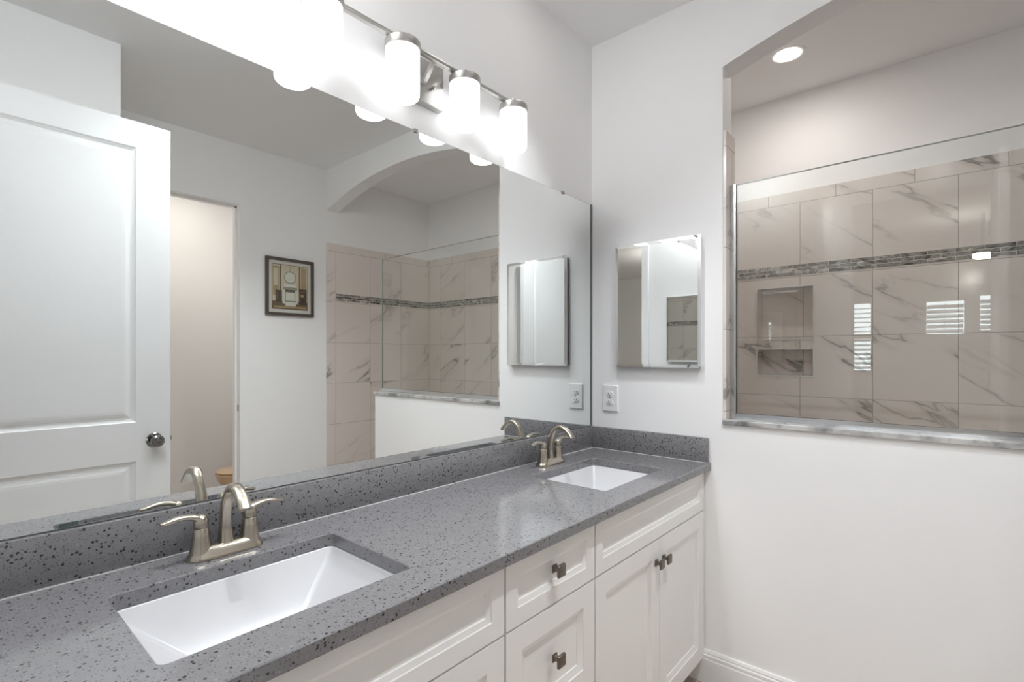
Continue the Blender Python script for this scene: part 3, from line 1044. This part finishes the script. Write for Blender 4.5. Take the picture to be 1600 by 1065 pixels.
def faucet(cx, label):
    fy = -0.083
    t = thing('faucet', label, 'faucet', (cx, fy, CT), 'brushed nickel faucets')
    # base plate: stadium, concave flare
    def stad(hx, hy, z):
        out = []
        n = 14
        for k in range(n + 1):
            a = -PI / 2 + PI * k / n
            out.append((cx + hx - hy + hy * math.cos(a), fy + hy * math.sin(a), CT + z))
        for k in range(n + 1):
            a = PI / 2 + PI * k / n
            out.append((cx - hx + hy + hy * math.cos(a), fy + hy * math.sin(a), CT + z))
        return out
    bm = newbm()
    loft(bm, [stad(0.079, 0.0275, 0.0004), stad(0.0795, 0.028, 0.004), stad(0.077, 0.0258, 0.009), stad(0.0725, 0.0225, 0.015), stad(0.0695, 0.0198, 0.021), stad(0.066, 0.0165, 0.0245), stad(0.060, 0.0105, 0.026)])
    obj('base_plate', bm, M['nickel'], t)
    for sg in (-1, 1):
        hx = cx + sg * 0.0508
        bm = newbm()
        lathe(bm, [(0.010, 0.0235), (0.020, 0.0212), (0.035, 0.0190), (0.050, 0.0170), (0.066, 0.0152), (0.0675, 0.0140)], hx, fy, CT, n=32)
        h = obj('handle_body', bm, M['nickel'], t)
        bm = newbm()
        lathe(bm, [(0.0685, 0.0140), (0.0695, 0.0150), (0.080, 0.0152), (0.088, 0.0140), (0.093, 0.0105), (0.0955, 0.005), (0.096, 0.0008)], hx, fy, CT, n=32)
        ctrl = [(-0.008, 0.082, 0.0110, 0.0100), (0.006, 0.0885, 0.0112, 0.0085), (0.020, 0.0940, 0.0100, 0.0066), (0.038, 0.0965, 0.0088, 0.0056), (0.056, 0.0940, 0.0092, 0.0054), (0.068, 0.0915, 0.0082, 0.0046), (0.0760, 0.0915, 0.0048, 0.0026)]
        path = catmull(ctrl, 4)
        sr = super_ring(16, 0.85)
        rings = [[(hx + sg * d_, fy + w_ * c, CT + z_ + h_ * s) for c, s in sr] for d_, z_, w_, h_ in path]
        loft(bm, rings)
        obj('lever', bm, M['nickel'], t)
    # spout: broad ribbon rising, arching forward
    ctrl = [(0.000, 0.020, 0.0165, 0.0165), (0.002, 0.035, 0.0145, 0.0150), (0.0035, 0.060, 0.0130, 0.0135), (0.000, 0.090, 0.0125, 0.0120), (-0.010, 0.122, 0.0120, 0.0105),
            (-0.029, 0.147, 0.0118, 0.0092), (-0.052, 0.154, 0.0120, 0.0085), (-0.075, 0.146, 0.0126, 0.0082), (-0.093, 0.131, 0.0134, 0.0076), (-0.106, 0.116, 0.0142, 0.0072)]
    path = catmull(ctrl, 5)
    sr = super_ring(24, 0.72)
    rings = []
    for i, (y_, z_, w_, h_) in enumerate(path):
        a = path[max(i - 1, 0)]
        b_ = path[min(i + 1, len(path) - 1)]
        ty, tz = b_[0] - a[0], b_[1] - a[1]
        L = math.hypot(ty, tz) or 1
        ny, nz = -tz / L, ty / L
        rings.append([(cx + w_ * c, fy + y_ + ny * h_ * s, CT + z_ + nz * h_ * s) for c, s in sr])
    obj('spout', loft(newbm(), rings), M['nickel'], t)
    bm = newbm()
    lathe(bm, [(0.018, 0.0022), (0.066, 0.0022), (0.067, 0.0045), (0.071, 0.0052), (0.074, 0.0035)], cx, fy + 0.028, CT, n=14)
    obj('lift_rod', bm, M['nickel'], t)
    return t
faucet(-1.688, 'brushed nickel two-handle faucet behind the near sink')
faucet(-0.4545, 'brushed nickel two-handle faucet behind the far corner sink')

# ------------------------------------------------------------------ long mirror
mr = thing('vanity_mirror', 'long frameless mirror above the grey backsplash', 'mirror', (-1.07, -0.003, 1.0118))
MX0, MX1, MZ0, MZ1 = -2.12, -0.0207, 1.0126, 2.0767
obj('glass', bx(newbm(), MX0 + 0.0008, MX1 - 0.0008, -0.0062, -0.0060, MZ0 + 0.0008, MZ1 - 0.0008), M['mirror'], mr, smooth=False)
obj('back_edge', bx(newbm(), MX0, MX1, -0.0060, -0.0012, MZ0, MZ1), M['mirror_edge'], mr, smooth=False)
obj('side_channel', bx(newbm(), MX1 + 0.0004, MX1 + 0.0075, -0.0100, -0.0012, MZ0, MZ1), M['mirror_edge'], mr, smooth=False)
for cxp, z in ((-1.088, MZ1), (-0.255, MZ1)):
    bm = newbm()
    bx(bm, cxp - 0.007, cxp + 0.007, -0.0105, -0.0012, z + 0.0004, z + 0.004)
    bx(bm, cxp - 0.007, cxp + 0.007, -0.0105, -0.0068, z - 0.006, z + 0.0004)
    obj('top_clip', bm, M['steel'], mr, smooth=False)
for cxp in (-1.948, -1.088, -0.215):
    bm = newbm()
    bx(bm, cxp - 0.016, cxp + 0.016, -0.0100, -0.0066, MZ0 - 0.001, MZ0 + 0.011, bev=0.0012)
    obj('bottom_clip', bm, M['clip'], mr, smooth=False)

# ------------------------------------------------------------------ vanity light
vx = -1.0738
vlgt = thing('vanity_light', 'four-light brushed nickel bar fixture above the mirror', 'light', (vx, -0.0005, 2.24))
LY = -0.0855
bm = newbm()
prof = [(vx - 0.088, 2.168), (vx + 0.088, 2.168), (vx + 0.088, 2.310), (vx - 0.088, 2.310)]
loft(bm, [[(px, -0.0006, pz) for px, pz in prof], [(px, -0.026, pz) for px, pz in prof],
          [(px + (0.002 if px < vx else -0.002), -0.028, pz + (0.002 if pz < 2.24 else -0.002)) for px, pz in prof]])
obj('canopy', bm, M['satin'], vlgt)
for sx in (-0.034, 0.034):
    obj('canopy_screw', lathe(newbm(), [(-0.0285, 0.0045), (-0.033, 0.0045), (-0.036, 0.006), (-0.041, 0.0055), (-0.043, 0.002)], vx + sx, 0, 2.222, n=16, axis='y'), M['steel'], vlgt)
bm = newbm()
loft(bm, [[(vx - 0.007, -0.0285, 2.226), (vx + 0.007, -0.0285, 2.226), (vx + 0.007, -0.0285, 2.240), (vx - 0.007, -0.0285, 2.240)],
          [(vx - 0.007, -0.040, 2.230), (vx + 0.007, -0.040, 2.230), (vx + 0.007, -0.036, 2.243), (vx - 0.007, -0.036, 2.243)],
          [(vx - 0.007, LY + 0.005, 2.277), (vx + 0.007, LY + 0.005, 2.277), (vx + 0.007, LY + 0.005, 2.288), (vx - 0.007, LY + 0.005, 2.288)]])
obj('arm', bm, M['satin'], vlgt)
obj('bar', bx(newbm(), -1.456, -0.690, LY - 0.0055, LY + 0.0105, 2.2765, 2.2885, bev=0.0008), M['satin'], vlgt)
for lx in (-1.4559, -1.1999, -0.9435, -0.6918):
    s = obj('shade', lathe(newbm(), [(0.0, 0.001), (0.0002, 0.030), (0.0015, 0.042), (0.006, 0.0475), (0.013, 0.0498), (0.030, 0.0502), (0.142, 0.0502), (0.1445, 0.049)], lx, LY, 2.1085, n=56), M['shade'], vlgt)
    bm = newbm()
    lathe(bm, [(2.2525, 0.0520), (2.2545, 0.0532), (2.2740, 0.0532), (2.2762, 0.0515), (2.2764, 0.012)], lx, LY, 0, n=56)
    obj('shade_cap', bm, M['satin'], vlgt)
    obj('finial', lathe(newbm(), [(2.2760, 0.0062), (2.3040, 0.0062), (2.3050, 0.005)], lx, LY, 0, n=18), M['satin'], vlgt)

# ------------------------------------------------------------------ medicine cabinets (end wall, and its twin on the opposite wall)
def med_cabinet():
    y0, y1, z0, z1 = -0.1425, -0.5345, 1.2985, 1.8505
    t = thing('medicine_cabinet', 'frameless mirror-fronted cabinet on the end wall above the outlet', 'cabinet', (0.0, (y0 + y1) / 2, z0))
    obj('body', bx(newbm(), -0.021, -0.0006, y0 - 0.006, y1 + 0.006, z0 + 0.006, z1 - 0.006), M['plastic'], t, smooth=False)
    bm = newbm()
    A = [(-0.0215, y0, z0), (-0.0215, y1, z0), (-0.0215, y1, z1), (-0.0215, y0, z1)]
    B = [(-0.0265, p[1], p[2]) for p in A]
    k = 0.0125
    Cc = [(-0.0274, p[1] + (-k if p[1] == y0 else k), p[2] + (k if p[2] == z0 else -k)) for p in A]
    loft(bm, [A, B, Cc])
    obj('mirror_door', bm, M['mirror_clear'], t, smooth=False)
    return t
mc = med_cabinet()
mc2 = copy_tree(mc)
mc2.location = (X_L, mc.location.y, mc.location.z)
mc2.rotation_euler = (0, 0, PI)
mc2['label'] = 'mirror cabinet on the doorway wall, seen only as a reflection inside the other cabinet'

# ------------------------------------------------------------------ wall outlet
oy0, oy1, oz0, oz1 = -0.0625, -0.1430, 1.0865, 1.2110
ot = thing('wall_outlet', 'white duplex outlet on the end wall under the mirror cabinet', 'outlet', (0.0, (oy0 + oy1) / 2, (oz0 + oz1) / 2))
bm = newbm()
ocy, ocz = (oy0 + oy1) / 2, (oz0 + oz1) / 2
def rr_x(x, hy, hz, r):
    return [(x, p[0], p[1]) for p in rrect(ocy - hy, ocy + hy, ocz - hz, ocz + hz, r, 0, 4)]
loft(bm, [rr_x(-0.0005, 0.0402, 0.0622, 0.004), rr_x(-0.003, 0.0402, 0.0622, 0.004), rr_x(-0.0065, 0.0372, 0.0592, 0.004)])
obj('cover_plate', bm, M['plastic'], ot)
for dz in (0.0195, -0.0195):
    bm = newbm()
    ring = []
    def face(r, x):
        out = []
        for k in range(28):
            a = 2 * PI * k / 28
            out.append((x, ocy + r * math.cos(a), ocz + dz + max(-0.0118, min(0.0118, r * math.sin(a)))))
        return out
    loft(bm, [face(0.0172, -0.0062), face(0.0172, -0.0083), face(0.0160, -0.0088)])
    rcp = obj('receptacle', bm, M['plastic'], ot)
    bm = newbm()
    bx(bm, -0.00895, -0.0086, ocy + 0.0052, ocy + 0.0076, ocz + dz - 0.001, ocz + dz + 0.0075)
    bx(bm, -0.00895, -0.0086, ocy - 0.0072, ocy - 0.0052, ocz + dz, ocz + dz + 0.0065)
    lathe(bm, [(-0.00895, 0.0026), (-0.0086, 0.0026)], 0, ocy, ocz + dz - 0.0068, n=14, axis='x')
    obj('slots', bm, M['slot'], rcp, smooth=False)
obj('plate_screw', lathe(newbm(), [(-0.0064, 0.0025), (-0.0076, 0.0022)], 0, ocy, ocz, n=12, axis='x'), M['steel'], ot)

# ------------------------------------------------------------------ shower glass
sg_ = thing('shower_glass_panel', 'clear fixed glass panel standing on the half wall cap', 'shower glass', (0.071, -1.2, 1.0912))
gx0, gx1 = 0.066, 0.076
obj('glass', bx(newbm(), gx0, gx1, -0.632, -1.822, 1.098, 2.051), M['glass'], sg_, smooth=False)
obj('top_edge', bx(newbm(), gx0, gx1, -0.632, -1.822, 2.0512, 2.0532), M['glass_edge'], sg_, smooth=False)
obj('front_edge', bx(newbm(), gx0, gx1, -1.8222, -1.8245, 1.098, 2.0540), M['glass_edge'], sg_, smooth=False)
bm = newbm()
bx(bm, gx0 - 0.010, gx0 - 0.0004, -0.6265, -1.822, 1.0912, 1.113)
bx(bm, gx1 + 0.0004, gx1 + 0.010, -0.6265, -1.822, 1.0912, 1.113)
bx(bm, gx0 - 0.0004, gx1 + 0.0004, -0.6265, -1.822, 1.0912, 1.0975)
obj('bottom_channel', bm, M['chrome'], sg_, smooth=False)
bm = newbm()
bx(bm, gx0 - 0.009, gx0 - 0.0004, -0.6255, -0.645, 1.1132, 2.052)
bx(bm, gx1 + 0.0004, gx1 + 0.009, -0.6255, -0.645, 1.1132, 2.052)
bx(bm, gx0 - 0.0004, gx1 + 0.0004, -0.6255, -0.6315, 1.1132, 2.052)
obj('side_channel', bm, M['chrome'], sg_, smooth=False)

# ------------------------------------------------------------------ framed picture opposite the mirror
px0, px1, pz0, pz1 = -0.488, -0.115, 1.652, 2.084
PY = Y_OPP + 0.0008
pf = thing('framed_picture', 'dark framed sepia picture of an old washstand, seen in the mirror', 'picture', ((px0 + px1) / 2, PY, pz0))
bm = newbm()
fw, fd = 0.021, 0.022
for a, b_, c, d in ((px0, px0 + fw, pz0, pz1), (px1 - fw, px1, pz0, pz1), (px0 + fw, px1 - fw, pz0, pz0 + fw), (px0 + fw, px1 - fw, pz1 - fw, pz1)):
    bx(bm, a, b_, PY, PY + fd, c, d, bev=0.0015)
obj('frame', bm, M['frame'], pf, smooth=False)
obj('mat_board', bx(newbm(), px0 + fw, px1 - fw, PY + 0.002, PY + 0.008, pz0 + fw, pz1 - fw), M['mat'], pf, smooth=False)
sep = [simple('print_cream', srgb(214, 198, 172), 0.7), simple('print_dark', srgb(58, 44, 33), 0.7), simple('print_white', srgb(226, 222, 212), 0.7),
       simple('print_brown', srgb(112, 86, 58), 0.7), simple('print_tan', srgb(176, 150, 112), 0.7), simple('print_grey', srgb(150, 142, 128), 0.7)]
bm = newbm()
ix0, ix1, iz0, iz1 = px0 + 0.047, px1 - 0.047, pz0 + 0.047, pz1 - 0.047
iw, ih = ix1 - ix0, iz1 - iz0
lay = [0]
def rect(u0, u1, v0, v1, mi):
    lay[0] += 1
    y = PY + 0.0082 + lay[0] * 0.00006
    # u runs left to right as the wall is faced (from +x to -x)
    f = bm.faces.new([bm.verts.new(p) for p in ((ix1 - u0 * iw, y, iz0 + v0 * ih), (ix1 - u1 * iw, y, iz0 + v0 * ih), (ix1 - u1 * iw, y, iz0 + v1 * ih), (ix1 - u0 * iw, y, iz0 + v1 * ih))])
    f.material_index = mi
def disc(u, v, r, mi, n=28, ex=1.0):
    lay[0] += 1
    y = PY + 0.0082 + lay[0] * 0.00006
    f = bm.faces.new([bm.verts.new((ix1 - u * iw + r * ih * ex * math.cos(2 * PI * k / n), y, iz0 + v * ih + r * ih * math.sin(2 * PI * k / n))) for k in range(n)])
    f.material_index = mi
U = lambda a, b_: (1 - b_, 1 - a)      # columns are read in the mirror image, so swap left and right
def mrect(a, b_, v0, v1, mi):
    u0, u1 = U(a, b_)
    rect(u0, u1, v0, v1, mi)
mrect(0, 1, 0, 1, 1)
mrect(0.012, 0.988, 0.012, 0.988, 0)
mrect(0.03, 0.2, 0.30, 0.95, 4)
mrect(0.05, 0.17, 0.52, 0.9, 0)
mrect(0.80, 0.96, 0.45, 0.96, 4)
mrect(0.215, 0.245, 0.42, 0.988, 1)
mrect(0.745, 0.775, 0.40, 0.988, 1)
mrect(0.49, 0.50, 0.8, 0.97, 1)
disc(0.5, 0.72, 0.14, 5)
disc(0.5, 0.72, 0.118, 2)
mrect(0.33, 0.67, 0.50, 0.57, 2)
mrect(0.31, 0.69, 0.43, 0.50, 5)
mrect(0.33, 0.66, 0.40, 0.44, 1)
mrect(0.012, 0.988, 0.012, 0.18, 3)
mrect(0.05, 0.95, 0.03, 0.07, 4)
mrect(0.10, 0.27, 0.16, 0.42, 1)
mrect(0.13, 0.17, 0.20, 0.38, 3)
mrect(0.75, 0.97, 0.12, 0.48, 1)
mrect(0.79, 0.93, 0.40, 0.44, 3)
disc(1 - 0.84, 0.33, 0.04, 4)
mrect(0.29, 0.36, 0.13, 0.44, 2)
mrect(0.64, 0.71, 0.13, 0.44, 2)
mrect(0.36, 0.64, 0.18, 0.40, 5)
mrect(0.38, 0.62, 0.20, 0.38, 2)
mrect(0.37, 0.66, 0.08, 0.20, 2)
mrect(0.35, 0.68, 0.17, 0.20, 5)
obj('print', bm, sep, pf, smooth=False)
obj('cover_glass', bx(newbm(), px0 + fw, px1 - fw, PY + 0.0115, PY + 0.0135, pz0 + fw, pz1 - fw), M['glass'], pf, smooth=False)

# ------------------------------------------------------------------ toilet (facing -x, partly behind its door jamb)
TY, TXB = -3.08, 0.128
tl = thing('toilet', 'bone coloured toilet in the toilet room, seen in the mirror', 'toilet', (-0.3, TY, 0.0))
def egg(xf, xb, hw, z, n=36):
    out = []
    for k in range(n):
        a = 2 * PI * k / n
        c, s = math.cos(a), math.sin(a)
        xm = xb + (xf - xb) * 0.42
        x = xm + (xf - xm) * (-c if False else 1) * max(0, c) + (xb - xm) * max(0, -c)
        out.append((x, TY + hw * math.copysign(abs(s) ** 0.9, s), z))
    return out
bm = newbm()
loft(bm, [egg(-0.42, -0.02, 0.11, 0.0), egg(-0.42, -0.02, 0.11, 0.05), egg(-0.46, -0.06, 0.115, 0.16), egg(-0.55, -0.10, 0.155, 0.28), egg(-0.595, -0.11, 0.18, 0.35), egg(-0.605, -0.11, 0.185, 0.385)])
obj('bowl', bm, M['bone'], tl)
bm = newbm()
loft(bm, [egg(-0.61, -0.09, 0.188, 0.387), egg(-0.613, -0.09, 0.19, 0.396), egg(-0.61, -0.09, 0.188, 0.405)])
obj('seat', bm, M['bone'], tl)
bm = newbm()
loft(bm, [egg(-0.605, -0.09, 0.184, 0.409), egg(-0.61, -0.09, 0.187, 0.417), egg(-0.60, -0.09, 0.178, 0.428), egg(-0.56, -0.10, 0.15, 0.433)])
obj('lid', bm, M['bone'], tl)
bm = newbm()
bx(bm, -0.09, TXB, TY - 0.21, TY + 0.21, 0.38, 0.74, bev=0.025, seg=3)
obj('tank', bm, M['bone'], tl)
bm = newbm()
bx(bm, -0.10, TXB, TY - 0.22, TY + 0.22, 0.742, 0.775, bev=0.012, seg=3)
obj('tank_lid', bm, M['bone'], tl)
obj('flush_lever', bx(newbm(), -0.105, -0.092, TY + 0.10, TY + 0.17, 0.67, 0.685, bev=0.003), M['chrome'], tl)

for o in list(S.objects):
    if '_base' in o:
        del o['_base']
